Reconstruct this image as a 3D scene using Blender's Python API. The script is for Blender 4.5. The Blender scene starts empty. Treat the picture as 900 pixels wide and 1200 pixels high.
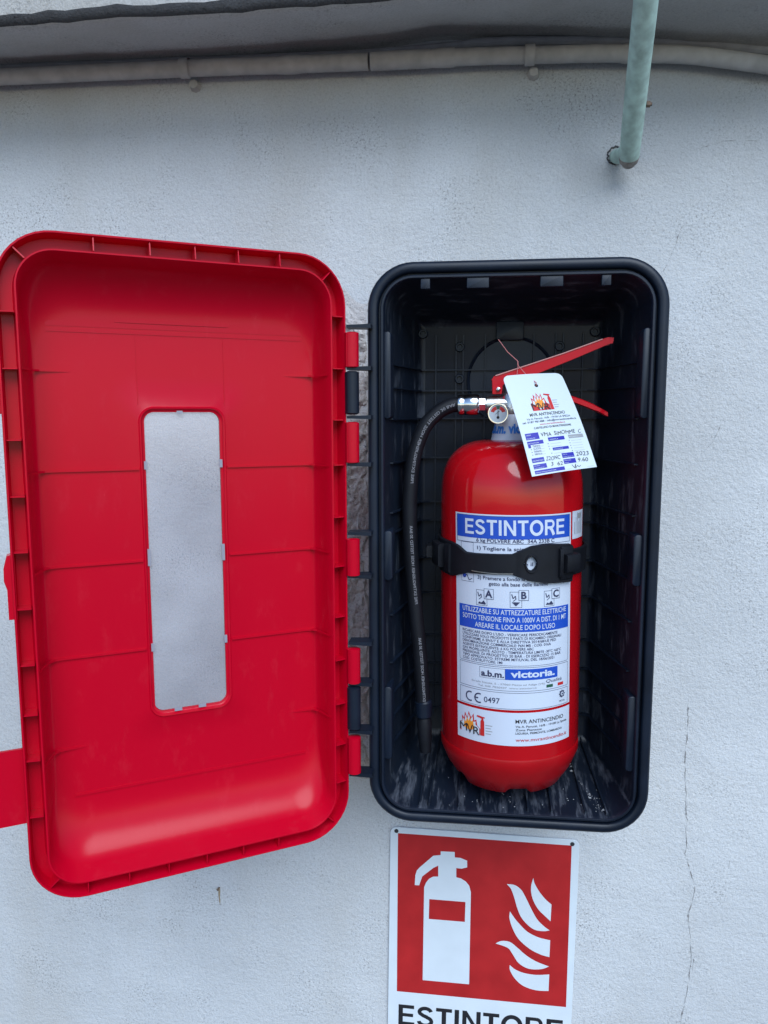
import bpy, math, random
from mathutils import Vector, Matrix, noise
from mathutils.geometry import tessellate_polygon
random.seed(7)
S = bpy.context.scene
COL = S.collection
PI = math.pi
ZB = 1.20                     # height of the cabinet's lower edge above the ground (m)
WY = 0.175                    # plane of the wall; the cabinet's rim is the plane y = 0

# ------------------------------------------------------------------ camera
def axes(yaw, pitch, roll):
    f = Vector((-math.sin(yaw)*math.cos(pitch), math.cos(yaw)*math.cos(pitch), -math.sin(pitch)))
    r = Vector((math.cos(yaw), math.sin(yaw), 0)); u = r.cross(f)
    return r*math.cos(roll)+u*math.sin(roll), u*math.cos(roll)-r*math.sin(roll), f
R_, U_, F_ = axes(0.1162, 0.124, -0.0012)
cam = bpy.data.cameras.new('camera'); co = bpy.data.objects.new('camera', cam); COL.objects.link(co)
m = Matrix((R_, U_, -F_)).transposed().to_4x4(); m.translation = Vector((0.1172, -0.8457, 0.473+ZB))
co.matrix_world = m
cam.sensor_fit = 'VERTICAL'; cam.sensor_height = 24; cam.lens = 18.0
cam.clip_start = 0.02; cam.clip_end = 500
S.camera = co
# ------------------------------------------------------------------ light
SUN_EL, SUN_AZ = math.radians(43), math.radians(160)      # azimuth from +Y towards +X
W = bpy.data.worlds.new('World'); S.world = W; W.use_nodes = True
nt = W.node_tree; bg = nt.nodes['Background']
sky = nt.nodes.new('ShaderNodeTexSky'); sky.sky_type = 'NISHITA'; sky.sun_disc = False
sky.sun_elevation = SUN_EL; sky.sun_rotation = SUN_AZ
sky.air_density = 1.0; sky.dust_density = 0.1; sky.ozone_density = 3.0
nt.links.new(sky.outputs[0], bg.inputs[0]); bg.inputs[1].default_value = 0.075
sl = bpy.data.lights.new('sun', 'SUN'); sl.energy = 1.4; sl.angle = math.radians(44); sl.color = (.86, .94, 1)
so = bpy.data.objects.new('sun', sl); COL.objects.link(so)
d = Vector((math.sin(SUN_AZ)*math.cos(SUN_EL), math.cos(SUN_AZ)*math.cos(SUN_EL), math.sin(SUN_EL)))
so.rotation_euler = d.to_track_quat('Z', 'Y').to_euler(); so.location = d*5
S.view_settings.view_transform = 'Standard'; S.view_settings.look = 'None'
S.view_settings.exposure = 1.18; S.view_settings.gamma = 1

# ------------------------------------------------------------------ materials
def mat(name, col, rough=.5, metal=0, spec=.5, coat=0, var=0, vscale=40, bump=0, bscale=200, bdist=.001):
    M = bpy.data.materials.new(name); M.use_nodes = True
    n = M.node_tree.nodes; l = M.node_tree.links; b = n['Principled BSDF']
    b.inputs['Base Color'].default_value = (*col, 1); b.inputs['Roughness'].default_value = rough
    b.inputs['Metallic'].default_value = metal; b.inputs['Specular IOR Level'].default_value = spec
    b.inputs['Coat Weight'].default_value = coat
    tc = n.new('ShaderNodeTexCoord')
    if var:
        t = n.new('ShaderNodeTexNoise'); t.inputs['Scale'].default_value = vscale; t.inputs['Detail'].default_value = 6
        l.new(tc.outputs['Object'], t.inputs['Vector'])
        r = n.new('ShaderNodeValToRGB'); r.color_ramp.elements[0].position = .3; r.color_ramp.elements[1].position = .7
        r.color_ramp.elements[0].color = (*[c*(1-var) for c in col], 1)
        r.color_ramp.elements[1].color = (*[min(1, c*(1+var)) for c in col], 1)
        l.new(t.outputs[0], r.inputs[0]); l.new(r.outputs[0], b.inputs['Base Color'])
        q = n.new('ShaderNodeMapRange'); q.inputs[3].default_value = max(.05, rough-.08); q.inputs[4].default_value = min(1, rough+.08)
        l.new(t.outputs[0], q.inputs[0]); l.new(q.outputs[0], b.inputs['Roughness'])
    if bump:
        t = n.new('ShaderNodeTexNoise'); t.inputs['Scale'].default_value = bscale; t.inputs['Detail'].default_value = 5
        l.new(tc.outputs['Object'], t.inputs['Vector'])
        k = n.new('ShaderNodeBump'); k.inputs['Strength'].default_value = bump; k.inputs['Distance'].default_value = bdist
        l.new(t.outputs[0], k.inputs['Height']); l.new(k.outputs[0], b.inputs['Normal'])
    return M

def plaster(name, col, dark, grain=1.0):
    M = bpy.data.materials.new(name); M.use_nodes = True
    n = M.node_tree.nodes; l = M.node_tree.links; b = n['Principled BSDF']
    b.inputs['Roughness'].default_value = .9; b.inputs['Specular IOR Level'].default_value = .25
    tc = n.new('ShaderNodeTexCoord')
    def nz(scale, detail=5, rough=.55):
        t = n.new('ShaderNodeTexNoise'); t.inputs['Scale'].default_value = scale
        t.inputs['Detail'].default_value = detail; t.inputs['Roughness'].default_value = rough
        l.new(tc.outputs['Object'], t.inputs['Vector']); return t
    def ramp(t, a, c, p, q):
        r = n.new('ShaderNodeValToRGB'); r.color_ramp.elements[0].position = p; r.color_ramp.elements[1].position = q
        r.color_ramp.elements[0].color = a; r.color_ramp.elements[1].color = c
        l.new(t.outputs[0], r.inputs[0]); return r
    def mix(f, a, c):
        x = n.new('ShaderNodeMix'); x.data_type = 'RGBA'; l.new(f, x.inputs[0]); l.new(a, x.inputs[6]); l.new(c, x.inputs[7]); return x.outputs[2]
    g = (0, 0, 0, 1); w = (1, 1, 1, 1)
    base = ramp(nz(2.2, 6), (*[c*.86 for c in col], 1), (*col, 1), .35, .62)
    spots = ramp(nz(9, 5, .6), g, w, .50, .66)             # rubbed patches where the grain shows more
    dk = n.new('ShaderNodeRGB'); dk.outputs[0].default_value = (*dark, 1)
    # pits between the grains
    pit = ramp(nz(330, 3, .6), w, g, .33, .46)
    m1 = n.new('ShaderNodeMath'); m1.operation = 'MULTIPLY'; l.new(pit.outputs[0], m1.inputs[0])
    am = n.new('ShaderNodeMapRange'); am.inputs[3].default_value = .25*grain; am.inputs[4].default_value = .95*grain
    l.new(spots.outputs[0], am.inputs[0]); l.new(am.outputs[0], m1.inputs[1])
    # faint warm grime in broad vertical drips and blotches
    mp = n.new('ShaderNodeMapping'); mp.inputs['Scale'].default_value = (5, 5, 1.1); l.new(tc.outputs['Object'], mp.inputs[0])
    dn = nz(1.0, 6, .6); l.new(mp.outputs[0], dn.inputs['Vector'])
    dr_ = ramp(dn, g, (.62, .62, .62, 1), .48, .78)
    wr_ = n.new('ShaderNodeRGB'); wr_.outputs[0].default_value = (col[0]*.78, col[1]*.73, col[2]*.66, 1)
    b1 = mix(dr_.outputs[0], base.outputs[0], wr_.outputs[0])
    bl = ramp(nz(4.3, 7, .62), g, (.45, .45, .45, 1), .54, .74)
    wl = n.new('ShaderNodeRGB'); wl.outputs[0].default_value = (min(.8, col[0]*1.16), min(.8, col[1]*1.16), min(.8, col[2]*1.16), 1)
    b2 = mix(bl.outputs[0], b1, wl.outputs[0])
    gr = ramp(nz(430, 2, .7), (.84, .84, .84, 1), (1.14, 1.14, 1.14, 1), .34, .66)
    gm_ = n.new('ShaderNodeMix'); gm_.data_type = 'RGBA'; gm_.blend_type = 'MULTIPLY'; gq = n.new('ShaderNodeMapRange'); gq.inputs[3].default_value = .45; gq.inputs[4].default_value = 1; l.new(spots.outputs[0], gq.inputs[0]); l.new(gq.outputs[0], gm_.inputs[0])
    l.new(b2, gm_.inputs[6]); l.new(gr.outputs[0], gm_.inputs[7])
    c1 = mix(m1.outputs[0], gm_.outputs[2], dk.outputs[0])
    l.new(c1, b.inputs['Base Color'])
    h1 = nz(170, 4, .6); h2 = nz(520, 3, .6); h3 = nz(22, 3)
    a1 = n.new('ShaderNodeMath'); a1.operation = 'MULTIPLY_ADD'; l.new(h2.outputs[0], a1.inputs[0]); a1.inputs[1].default_value = .55; l.new(h1.outputs[0], a1.inputs[2])
    a2 = n.new('ShaderNodeMath'); a2.operation = 'MULTIPLY_ADD'; l.new(h3.outputs[0], a2.inputs[0]); a2.inputs[1].default_value = 1.6; l.new(a1.outputs[0], a2.inputs[2])
    k = n.new('ShaderNodeBump'); k.inputs['Strength'].default_value = .7*grain; k.inputs['Distance'].default_value = .0024
    l.new(a2.outputs[0], k.inputs['Height']); l.new(k.outputs[0], b.inputs['Normal'])
    return M

def dusty(name, col, dust, lo, hi, stretch):
    M = mat(name, col, .42, spec=.5)
    n = M.node_tree.nodes; l = M.node_tree.links; b = n['Principled BSDF']
    tc = [x for x in n if x.type == 'TEX_COORD'][0]
    mp = n.new('ShaderNodeMapping'); mp.inputs['Scale'].default_value = stretch; l.new(tc.outputs['Object'], mp.inputs[0])
    t = n.new('ShaderNodeTexNoise'); t.inputs['Scale'].default_value = 30; t.inputs['Detail'].default_value = 8; t.inputs['Roughness'].default_value = .68
    l.new(mp.outputs[0], t.inputs['Vector'])
    r = n.new('ShaderNodeValToRGB'); r.color_ramp.elements[0].position = lo; r.color_ramp.elements[1].position = hi
    r.color_ramp.elements[0].color = (*col, 1); r.color_ramp.elements[1].color = (*dust, 1)
    l.new(t.outputs[0], r.inputs[0]); l.new(r.outputs[0], b.inputs['Base Color'])
    q = n.new('ShaderNodeMapRange'); q.inputs[3].default_value = .32; q.inputs[4].default_value = .62
    l.new(t.outputs[0], q.inputs[0]); l.new(q.outputs[0], b.inputs['Roughness'])
    return M

def pane_mat():
    M = bpy.data.materials.new('clear_plastic'); M.use_nodes = True
    n = M.node_tree.nodes; l = M.node_tree.links; out = n['Material Output']
    n.remove(n['Principled BSDF'])
    tr = n.new('ShaderNodeBsdfTransparent'); tr.inputs[0].default_value = (.97, .965, .975, 1)
    gl = n.new('ShaderNodeBsdfGlossy'); gl.inputs['Roughness'].default_value = .12
    di = n.new('ShaderNodeBsdfDiffuse'); di.inputs[0].default_value = (.80, .80, .84, 1)
    fr = n.new('ShaderNodeFresnel'); fr.inputs[0].default_value = 1.49
    gm = n.new('ShaderNodeNewGeometry'); iv = n.new('ShaderNodeMath'); iv.operation = 'SUBTRACT'; iv.inputs[0].default_value = 1; l.new(gm.outputs['Backfacing'], iv.inputs[1])
    ml = n.new('ShaderNodeMath'); ml.operation = 'MULTIPLY'; l.new(fr.outputs[0], ml.inputs[0]); l.new(iv.outputs[0], ml.inputs[1])
    a = n.new('ShaderNodeMixShader'); l.new(ml.outputs[0], a.inputs[0]); l.new(tr.outputs[0], a.inputs[1]); l.new(gl.outputs[0], a.inputs[2])
    tc = n.new('ShaderNodeTexCoord'); t = n.new('ShaderNodeTexNoise'); t.inputs['Scale'].default_value = 14; t.inputs['Detail'].default_value = 6
    l.new(tc.outputs['Object'], t.inputs['Vector'])
    q = n.new('ShaderNodeMapRange'); q.inputs[1].default_value = .35; q.inputs[2].default_value = .75; q.inputs[3].default_value = .12; q.inputs[4].default_value = .24
    l.new(t.outputs[0], q.inputs[0])
    c = n.new('ShaderNodeMixShader'); l.new(q.outputs[0], c.inputs[0]); l.new(a.outputs[0], c.inputs[1]); l.new(di.outputs[0], c.inputs[2])
    l.new(c.outputs[0], out.inputs[0]); return M

K = {}
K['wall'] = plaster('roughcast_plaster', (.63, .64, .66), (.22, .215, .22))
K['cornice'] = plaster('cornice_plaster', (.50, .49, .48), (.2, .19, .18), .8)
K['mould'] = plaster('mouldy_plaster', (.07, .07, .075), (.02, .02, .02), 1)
K['mortar'] = plaster('bare_mortar', (.58, .55, .54), (.14, .105, .10), 1.3)
K['crack'] = mat('crack_mortar', (.22, .21, .21), .95)  # dark mortar colour for the thin crack ribbons
K['redp'] = dusty('red_plastic', (.52, .0005, .017), (.56, .02, .04), .56, 1.0, (1.6, 1.6, .7))
_b = K['redp'].node_tree.nodes['Principled BSDF']; _b.inputs['Specular IOR Level'].default_value = .22
for _q in K['redp'].node_tree.nodes:
    if _q.type == 'MAP_RANGE': _q.inputs[3].default_value = .19; _q.inputs[4].default_value = .31
K['black'] = mat('black_plastic', (.005, .010, .022), .42, spec=.38, var=.25, vscale=25, bump=.08, bscale=420, bdist=.0005)
K['floor'] = dusty('scuffed_black_plastic', (.005, .010, .021), (.20, .22, .27), .50, .88, (3.5, .45, 2))
K['side'] = dusty('scratched_black_plastic', (.005, .010, .021), (.14, .16, .20), .54, .85, (1, 2, .5))
K['rubber'] = mat('black_rubber', (.005, .006, .010), .55, spec=.3, var=.2, vscale=60, bump=.1, bscale=300)
K['redpaint'] = mat('red_paint', (.50, .004, .009), .14, spec=.3, coat=.3, var=.04, vscale=14, bump=.03, bscale=120, bdist=.0005)
K['redlever'] = mat('red_lever_paint', (.54, .002, .012), .32, spec=.3)
K['skirt'] = mat('red_base_plastic', (.38, .003, .007), .3, spec=.35, var=.06, vscale=30)
K['chrome'] = mat('chrome', (.75, .76, .78), .16, metal=1, var=.08, vscale=90)
K['brass'] = mat('nickel', (.62, .62, .62), .3, metal=1, var=.15, vscale=120)
K['paper'] = mat('label_white', (.60, .66, .78), .35)
K['card'] = mat('card_white', (.60, .68, .75), .45)
K['blue'] = mat('print_blue', (.012, .075, .48), .35)
K['deepblue'] = mat('print_deep_blue', (.006, .006, .34), .4)
K['ink'] = mat('print_ink', (.03, .035, .09), .5)
K['darkink'] = mat('print_black', (.015, .015, .02), .5)
K['cyan'] = mat('print_cyan', (.03, .22, .72), .4)
K['printred'] = mat('print_red', (.55, .02, .02), .4)
K['orange'] = mat('print_orange', (.85, .30, .03), .4)
K['green'] = mat('print_green', (.02, .10, .06), .4)
K['greyprint'] = mat('print_grey', (.30, .31, .33), .5)
K['hoseprint'] = mat('hose_print', (.24, .24, .27), .6)
K['signwhite'] = mat('sign_white', (.70, .76, .82), .35, var=.03, vscale=30)
K['signred'] = mat('sign_red', (.46, .018, .020), .35, var=.12, vscale=24)
K['teal'] = mat('teal_paint', (.45, .61, .55), .6, var=.24, vscale=80, bump=.25, bscale=160)
K['endgrey'] = mat('worn_grey_paint', (.30, .27, .25), .8, var=.3, vscale=120, bump=.3)
K['rust'] = mat('rusty_brown', (.16, .11, .08), .8, var=.4, vscale=120, bump=.4)
K['pane'] = pane_mat()
K['clip'] = mat('frosted_plastic', (.30, .29, .35), .3)
K['pipe'] = mat('painted_conduit', (.47, .45, .44), .7, var=.15, vscale=50, bump=.3, bscale=150)
K['cable'] = mat('grey_cable', (.33, .33, .36), .7, var=.15, vscale=50)
K['ground'] = mat('concrete_ground', (.09, .088, .085), .9, var=.2, vscale=3, bump=.4, bscale=90, bdist=.004)
K['thread'] = mat('thread', (.62, .22, .22), .7)
K['hole'] = mat('screw_dark', (.03, .03, .035), .5)
K['stain'] = mat('rust_stain', (.36, .27, .17), .95)
K['leverglint'] = mat('painted_lever_glint', (.62, .30, .28), .4)  # pale tone that paints the bright highlight on the lever's fold

# ------------------------------------------------------------------ mesh helpers
class MB:
    def __init__(s): s.v = []; s.f = []; s.mi = []
    def add(s, vs, fs, mi=0):
        o = len(s.v); s.v += [tuple(p) for p in vs]
        for f in fs: s.f.append(tuple(i+o for i in f)); s.mi.append(mi)
        return s
    def loft(s, rings, cap0=False, cap1=False, closed=True, mi=0, mif=None):
        n = len(rings[0]); vs = [p for r in rings for p in r]; o = len(s.v); s.v += [tuple(p) for p in vs]
        for a in range(len(rings)-1):
            for i in range(n if closed else n-1):
                j = (i+1) % n
                s.f.append((o+a*n+i, o+a*n+j, o+(a+1)*n+j, o+(a+1)*n+i)); s.mi.append(mif(a, i) if mif else mi)
        if cap0: s.f.append(tuple(o+i for i in range(n))[::-1]); s.mi.append(mi)
        if cap1: s.f.append(tuple(o+(len(rings)-1)*n+i for i in range(n))); s.mi.append(mi)
        return s
    def box(s, x0, x1, y0, y1, z0, z1, mi=0):
        vs = [(x, y, z) for x in (x0, x1) for y in (y0, y1) for z in (z0, z1)]
        return s.add(vs, [(0,1,3,2),(4,6,7,5),(0,4,5,1),(2,3,7,6),(0,2,6,4),(1,5,7,3)], mi)
    def rbox(s, x0, x1, y0, y1, z0, z1, r=.003, ch=.0008, mi=0):
        """box with rounded outline seen from the front, chamfered towards the viewer (y0)"""
        R = lambda i, y: rr(x0, x1, z0, z1, r, y, i, n=4)
        return s.loft([R(0, y1), R(0, y0+ch), R(ch*.4, y0+ch*.3), R(ch, y0)], cap0=True, cap1=True, mi=mi)
    def prism(s, prof, y0, y1, mi=0):
        """profile in x,z extruded along y"""
        n = len(prof); vs = [(x, y0, z) for x, z in prof]+[(x, y1, z) for x, z in prof]
        fs = [tuple(range(n)), tuple(range(2*n-1, n-1, -1))]+[(i, n+i, n+(i+1) % n, (i+1) % n) for i in range(n)]
        return s.add(vs, fs, mi)
    def tube(s, pts, rad, n=12, mi=0, caps=True):
        pts = [Vector(p) for p in pts]; rings = []; ref = None
        for i, p in enumerate(pts):
            t = (pts[min(i+1, len(pts)-1)]-pts[max(i-1, 0)]).normalized()
            if ref is None:
                ref = t.cross(Vector((0, 1, 0)));
                if ref.length < .1: ref = t.cross(Vector((1, 0, 0)))
            a = (ref-t*ref.dot(t)).normalized(); ref = a; b = t.cross(a)
            r = rad[i] if isinstance(rad, (list, tuple)) else rad
            rings.append([p+a*r*math.cos(2*PI*k/n)+b*r*math.sin(2*PI*k/n) for k in range(n)])
        return s.loft(rings, caps, caps, mi=mi)
    def lathe(s, prof, n=64, c=(0, 0, 0), mi=0, cap0=True, cap1=True, fn=None, axis='z'):
        rings = []
        for r, z in prof:
            ring = []
            for k in range(n):
                a = 2*PI*k/n; zz = z+(fn(r, z, a) if fn else 0)
                p = (r*math.cos(a), r*math.sin(a), zz)
                if axis == 'x': p = (zz, r*math.cos(a), r*math.sin(a))
                if axis == 'y': p = (r*math.cos(a), zz, -r*math.sin(a))
                ring.append((p[0]+c[0], p[1]+c[1], p[2]+c[2]))
            rings.append(ring)
        return s.loft(rings, cap0, cap1, mi=mi)
    def build(s, name, mats, parent=None, org=(0, 0, 0), angle=35, smooth=True, loc=None):
        me = bpy.data.meshes.new(name)
        me.from_pydata([(x-org[0], y-org[1], z-org[2]) for x, y, z in s.v], [], s.f)
        for m_ in (mats if isinstance(mats, (list, tuple)) else [mats]): me.materials.append(K[m_])
        for p, i in zip(me.polygons, s.mi): p.material_index = i; p.use_smooth = smooth
        me.validate(); me.update()
        import bmesh
        bm = bmesh.new(); bm.from_mesh(me); bmesh.ops.recalc_face_normals(bm, faces=bm.faces); bm.to_mesh(me); bm.free()
        if smooth: me.set_sharp_from_angle(angle=math.radians(angle))
        o = bpy.data.objects.new(name, me); COL.objects.link(o)
        if parent: o.parent = parent
        if loc: o.location = loc
        return o

def rr(x0, x1, z0, z1, r, y, inset=0, n=8, e=None):
    """rounded rectangle ring in the x,z plane at depth y; e = extra insets (left,right,bottom,top)"""
    e = e or (0, 0, 0, 0)
    x0 += inset+e[0]; x1 -= inset+e[1]; z0 += inset+e[2]; z1 -= inset+e[3]
    r = max(.0008, min(r-inset if r-inset > .0008 else .0008, (x1-x0)/2-1e-5, (z1-z0)/2-1e-5))
    out = []
    for cx, cz, a0 in ((x1-r, z0+r, -PI/2), (x1-r, z1-r, 0), (x0+r, z1-r, PI/2), (x0+r, z0+r, PI)):
        for k in range(n+1):
            a = a0+PI/2*k/n; out.append((cx+r*math.cos(a), y, cz+r*math.sin(a)))
    return out

def thing(name, label, cat, loc, rot=(0, 0, 0), group=None):
    o = bpy.data.objects.new(name, None); COL.objects.link(o); o.empty_display_size = .05
    o.location = (loc[0], loc[1], loc[2]+ZB); o.rotation_euler = rot
    o['label'] = label; o['category'] = cat
    if group: o['group'] = group
    return o
def copy(o, loc, parent):
    c = o.copy(); COL.objects.link(c); c.parent = parent; c.location = loc; return c
def interp(tab, x):
    if x <= tab[0][0]: return tab[0][1]
    for (a, p), (b, q) in zip(tab, tab[1:]):
        if x <= b:
            t = (x-a)/(b-a); return p+(q-p)*t
    return tab[-1][1]
def spline(P, n=8):
    P = [Vector(p) for p in P]; out = []
    for i in range(len(P)-1):
        a, b, c, e = P[max(i-1, 0)], P[i], P[i+1], P[min(i+2, len(P)-1)]
        for k in range(n):
            t = k/n
            out.append(.5*((2*b)+(c-a)*t+(2*a-5*b+4*c-e)*t*t+(3*b-a-3*c+e)*t**3))
    return out+[P[-1]]

# flat print: shapes and letters laid on a surface through a mapping f(u, v, lift)
_g = {}
def glyphs(s, bold=0):
    if (s, bold) in _g: return _g[s, bold]
    c = bpy.data.curves.new('t', 'FONT'); c.body = s; c.size = 1; c.offset = bold; c.resolution_u = 3; c.fill_mode = 'FRONT'
    o = bpy.data.objects.new('t', c); COL.objects.link(o)
    bpy.context.view_layer.update()
    ev = o.evaluated_get(bpy.context.evaluated_depsgraph_get()); me = ev.to_mesh()
    r = ([(v.co.x, v.co.y) for v in me.vertices], [tuple(p.vertices) for p in me.polygons])
    ev.to_mesh_clear(); bpy.data.objects.remove(o); bpy.data.curves.remove(c)
    _g[s, bold] = r; return r
CAP = max(y for x, y in glyphs('E')[0])
class Print:
    def __init__(s, fmap, lift=.0003): s.f = fmap; s.b = MB(); s.mats = []; s.l = lift
    def _m(s, m):
        if m not in s.mats: s.mats.append(m)
        return s.mats.index(m)
    def rect(s, u0, u1, v0, v1, m, k=1, n=1):
        vs = []
        for i in range(n+1):
            u = u0+(u1-u0)*i/n; vs += [s.f(u, v0, k*s.l), s.f(u, v1, k*s.l)]
        s.b.add(vs, [(2*i, 2*i+2, 2*i+3, 2*i+1) for i in range(n)], s._m(m))
    def frame(s, u0, u1, v0, v1, w, m, k=1, n=12):
        s.rect(u0, u1, v0, v0+w, m, k, n); s.rect(u0, u1, v1-w, v1, m, k, n)
        s.rect(u0, u0+w, v0+w, v1-w, m, k); s.rect(u1-w, u1, v0+w, v1-w, m, k)
    def poly(s, pts, m, k=1):
        t = tessellate_polygon([[Vector((u, v, 0)) for u, v in pts]])
        s.b.add([s.f(u, v, k*s.l) for u, v in pts], [tuple(x) for x in t], s._m(m))
    def disc(s, u, v, r, m, k=1, n=20, r2=None):
        r2 = r2 or r
        s.poly([(u+r*math.cos(2*PI*i/n), v+r2*math.sin(2*PI*i/n)) for i in range(n)], m, k)
    def text(s, t, u, v, h, m, w=None, al='L', bold=0, k=2, shear=0, wob=0):
        vs, fs = glyphs(t, bold)
        if not vs: return
        x0 = min(x for x, y in vs); x1 = max(x for x, y in vs); sc = h/CAP
        sx = w/(x1-x0) if w else sc; W_ = (x1-x0)*sx
        u -= {'L': 0, 'C': W_/2, 'R': W_}[al]
        s.b.add([s.f(u+(x-x0)*sx+shear*y*sc, v+y*sc+wob*math.sin((x-x0)*3.1), k*s.l) for x, y in vs], fs, s._m(m))
    def line(s, pts, w, m, k=2):
        for (a, b), (c, e) in zip(pts, pts[1:]):
            L = math.hypot(c-a, e-b) or 1e-9; nx, ny = -(e-b)/L*w/2, (c-a)/L*w/2
            s.b.add([s.f(*p, k*s.l) for p in ((a+nx, b+ny), (c+nx, e+ny), (c-nx, e-ny), (a-nx, b-ny))], [(0, 1, 2, 3)], s._m(m))
    def build(s, name, parent): return s.b.build(name, s.mats, parent, smooth=False)

def _arc(cx, cy, rx, ry, a0, a1, n=14): return [(cx+rx*math.cos(a0+(a1-a0)*i/n), cy+ry*math.sin(a0+(a1-a0)*i/n)) for i in range(n+1)]
def heavy(P, word, u, v, h, w, m, k=2, st=.20):
    """heavy grotesque capitals built from strokes, fitted to the width w, centred on u"""
    adv = {'E': .86, 'S': .88, 'T': .80, 'I': .36, 'N': .96, 'O': 1.06, 'R': .92}
    tot = sum(adv[c] for c in word)-.10; sx = w/tot; x = u-w/2
    def ribbon(x, pts, wd):
        n_ = len(pts); L, Rr = [], []
        for i, p in enumerate(pts):
            a, c = pts[max(0, i-1)], pts[min(n_-1, i+1)]; d_ = math.hypot(c[0]-a[0], c[1]-a[1]); nx_, ny_ = -(c[1]-a[1])/d_, (c[0]-a[0])/d_
            L.append((p[0]+nx_*wd/2, p[1]+ny_*wd/2)); Rr.append((p[0]-nx_*wd/2, p[1]-ny_*wd/2))
        vs = [P.f(x+a*sx, v+b_*h, k*P.l) for q in zip(L, Rr) for a, b_ in q]
        P.b.add(vs, [(2*i, 2*i+1, 2*i+3, 2*i+2) for i in range(n_-1)], P._m(m))
    def bar(x, a, b_, c, d_, n_=4): P.rect(x+a*sx, x+b_*sx, v+c*h, v+d_*h, m, k, n_)
    for c in word:
        if c == 'I': bar(x, .04, .04+st, 0, 1)
        if c == 'T': bar(x, 0, .72, 1-.17, 1, 8); bar(x, .26, .26+st, 0, .83)
        if c == 'E':
            bar(x, .03, .03+st, 0, 1)
            for a, b_, e in ((0, .17, .76), (.43, .59, .70), (.83, 1, .74)): bar(x, .03+st, e, a, b_, 6)
        if c == 'N':
            bar(x, .03, .03+st*.95, 0, 1); bar(x, .66, .66+st*.95, 0, 1)
            for i in range(6):
                t0, t1 = i/6, (i+1)/6; X = lambda t: .03+st*.95+(.66-.03-st*.95)*t
                P.b.add([P.f(x+a*sx, v+b_*h, k*P.l) for a, b_ in ((X(t0), max(0, 1-.30-.70*t0)), (X(t1), max(0, .70-.70*t1)), (X(t1), 1-.70*t1), (X(t0), 1-.70*t0))], [(0, 1, 2, 3)], P._m(m))
        if c == 'O': ribbon(x, _arc(.49, .5, .385, .42, 0, 2*PI, 36), .195)
        if c == 'S':
            ribbon(x, _arc(.39, .725, .265, .19, PI*.06, PI*1.5, 18)[0:14]+[(.30, .560), (.39, .525), (.48, .495)]+_arc(.39, .285, .285, .20, PI*.42, -PI*.98, 20), .175)
        if c == 'R':
            bar(x, .03, .03+st, 0, 1); bar(x, .03+st, .50, .84, 1, 3); bar(x, .03+st, .50, .41, .57, 3)
            ribbon(x, _arc(.50, .705, .205, .215, PI*.5, -PI*.5, 14), .165)
            ribbon(x, [(.42, .44), (.52, .40), (.60, .28), (.735, 0)], .215)
        x += adv[c]*sx
def fire_logo(P, u, v, w, h, k=2):
    """flames, extinguisher and the letters MVR in the box u..u+w, v..v+h"""
    q = lambda pts: [(u+a*w, v+b*h) for a, b in pts]
    P.poly(q([(.02,.0),(.85,.0),(.85,.30),(.74,.42),(.70,.70),(.62,.62),(.60,.95),(.50,.74),(.40,1.0),(.34,.70),(.24,.92),(.20,.62),(.10,.74),(.10,.46),(.0,.40)]), 'printred', k)
    P.poly(q([(.12,.36),(.14,.62),(.22,.50),(.27,.80),(.34,.58),(.41,.90),(.47,.62),(.56,.82),(.58,.56),(.68,.60),(.66,.36),(.45,.22)]), 'card', k+1)
    P.poly(q([(.20,.24),(.22,.56),(.29,.48),(.34,.70),(.40,.54),(.46,.74),(.50,.54),(.58,.64),(.60,.42),(.64,.28),(.45,.10)]), 'orange', k+2)
    P.poly(q([(.86,.0),(1.,.0),(1.,.66),(.97,.76),(.90,.76),(.86,.66)]), 'printred', k+1)
    P.poly(q([(.72,.86),(.90,.80),(.90,.76),(.97,.76),(.97,.84),(1.02,.82),(1.02,.88),(.90,.90),(.74,.93)]), 'printred', k+1)
    P.text('M', u+.02*w, v+.06*h, .36*h, 'darkink', w=.32*w, bold=0, k=k+3)
    P.text('V', u+.33*w, v+.0*h, .40*h, 'darkink', w=.25*w, bold=.004, k=k+3)
    P.text('R', u+.59*w, v+.0*h, .36*h, 'darkink', w=.24*w, bold=.004, k=k+3)
    for i in range(4): P.rect(u+1.04*w, u+(1.28-.05*(i % 2))*w, v+(.50-.13*i)*h, v+(.50-.13*i)*h+.035*h, 'greyprint', k)

# ================================================================== the setting
g = MB(); g.box(-15, 15, -25, WY+.02, -.2, 0)
go = g.build('ground', 'ground'); go['kind'] = 'structure'

wall = thing('plaster_wall', 'pale grey roughcast plaster wall that carries the red box and the sign', 'wall', (0, WY, -ZB))
w = MB()
w.add([(-4, 0, 0), (4, 0, 0), (4, 0, 3.2), (-4, 0, 3.2), (-4, .3, 0), (4, .3, 0), (4, .3, 3.2), (-4, .3, 3.2)],
      [(0, 1, 2, 3), (5, 4, 7, 6), (3, 2, 6, 7), (0, 3, 7, 4), (1, 5, 6, 2)])
w.build('wall_face', 'wall', wall, smooth=False)
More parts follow.
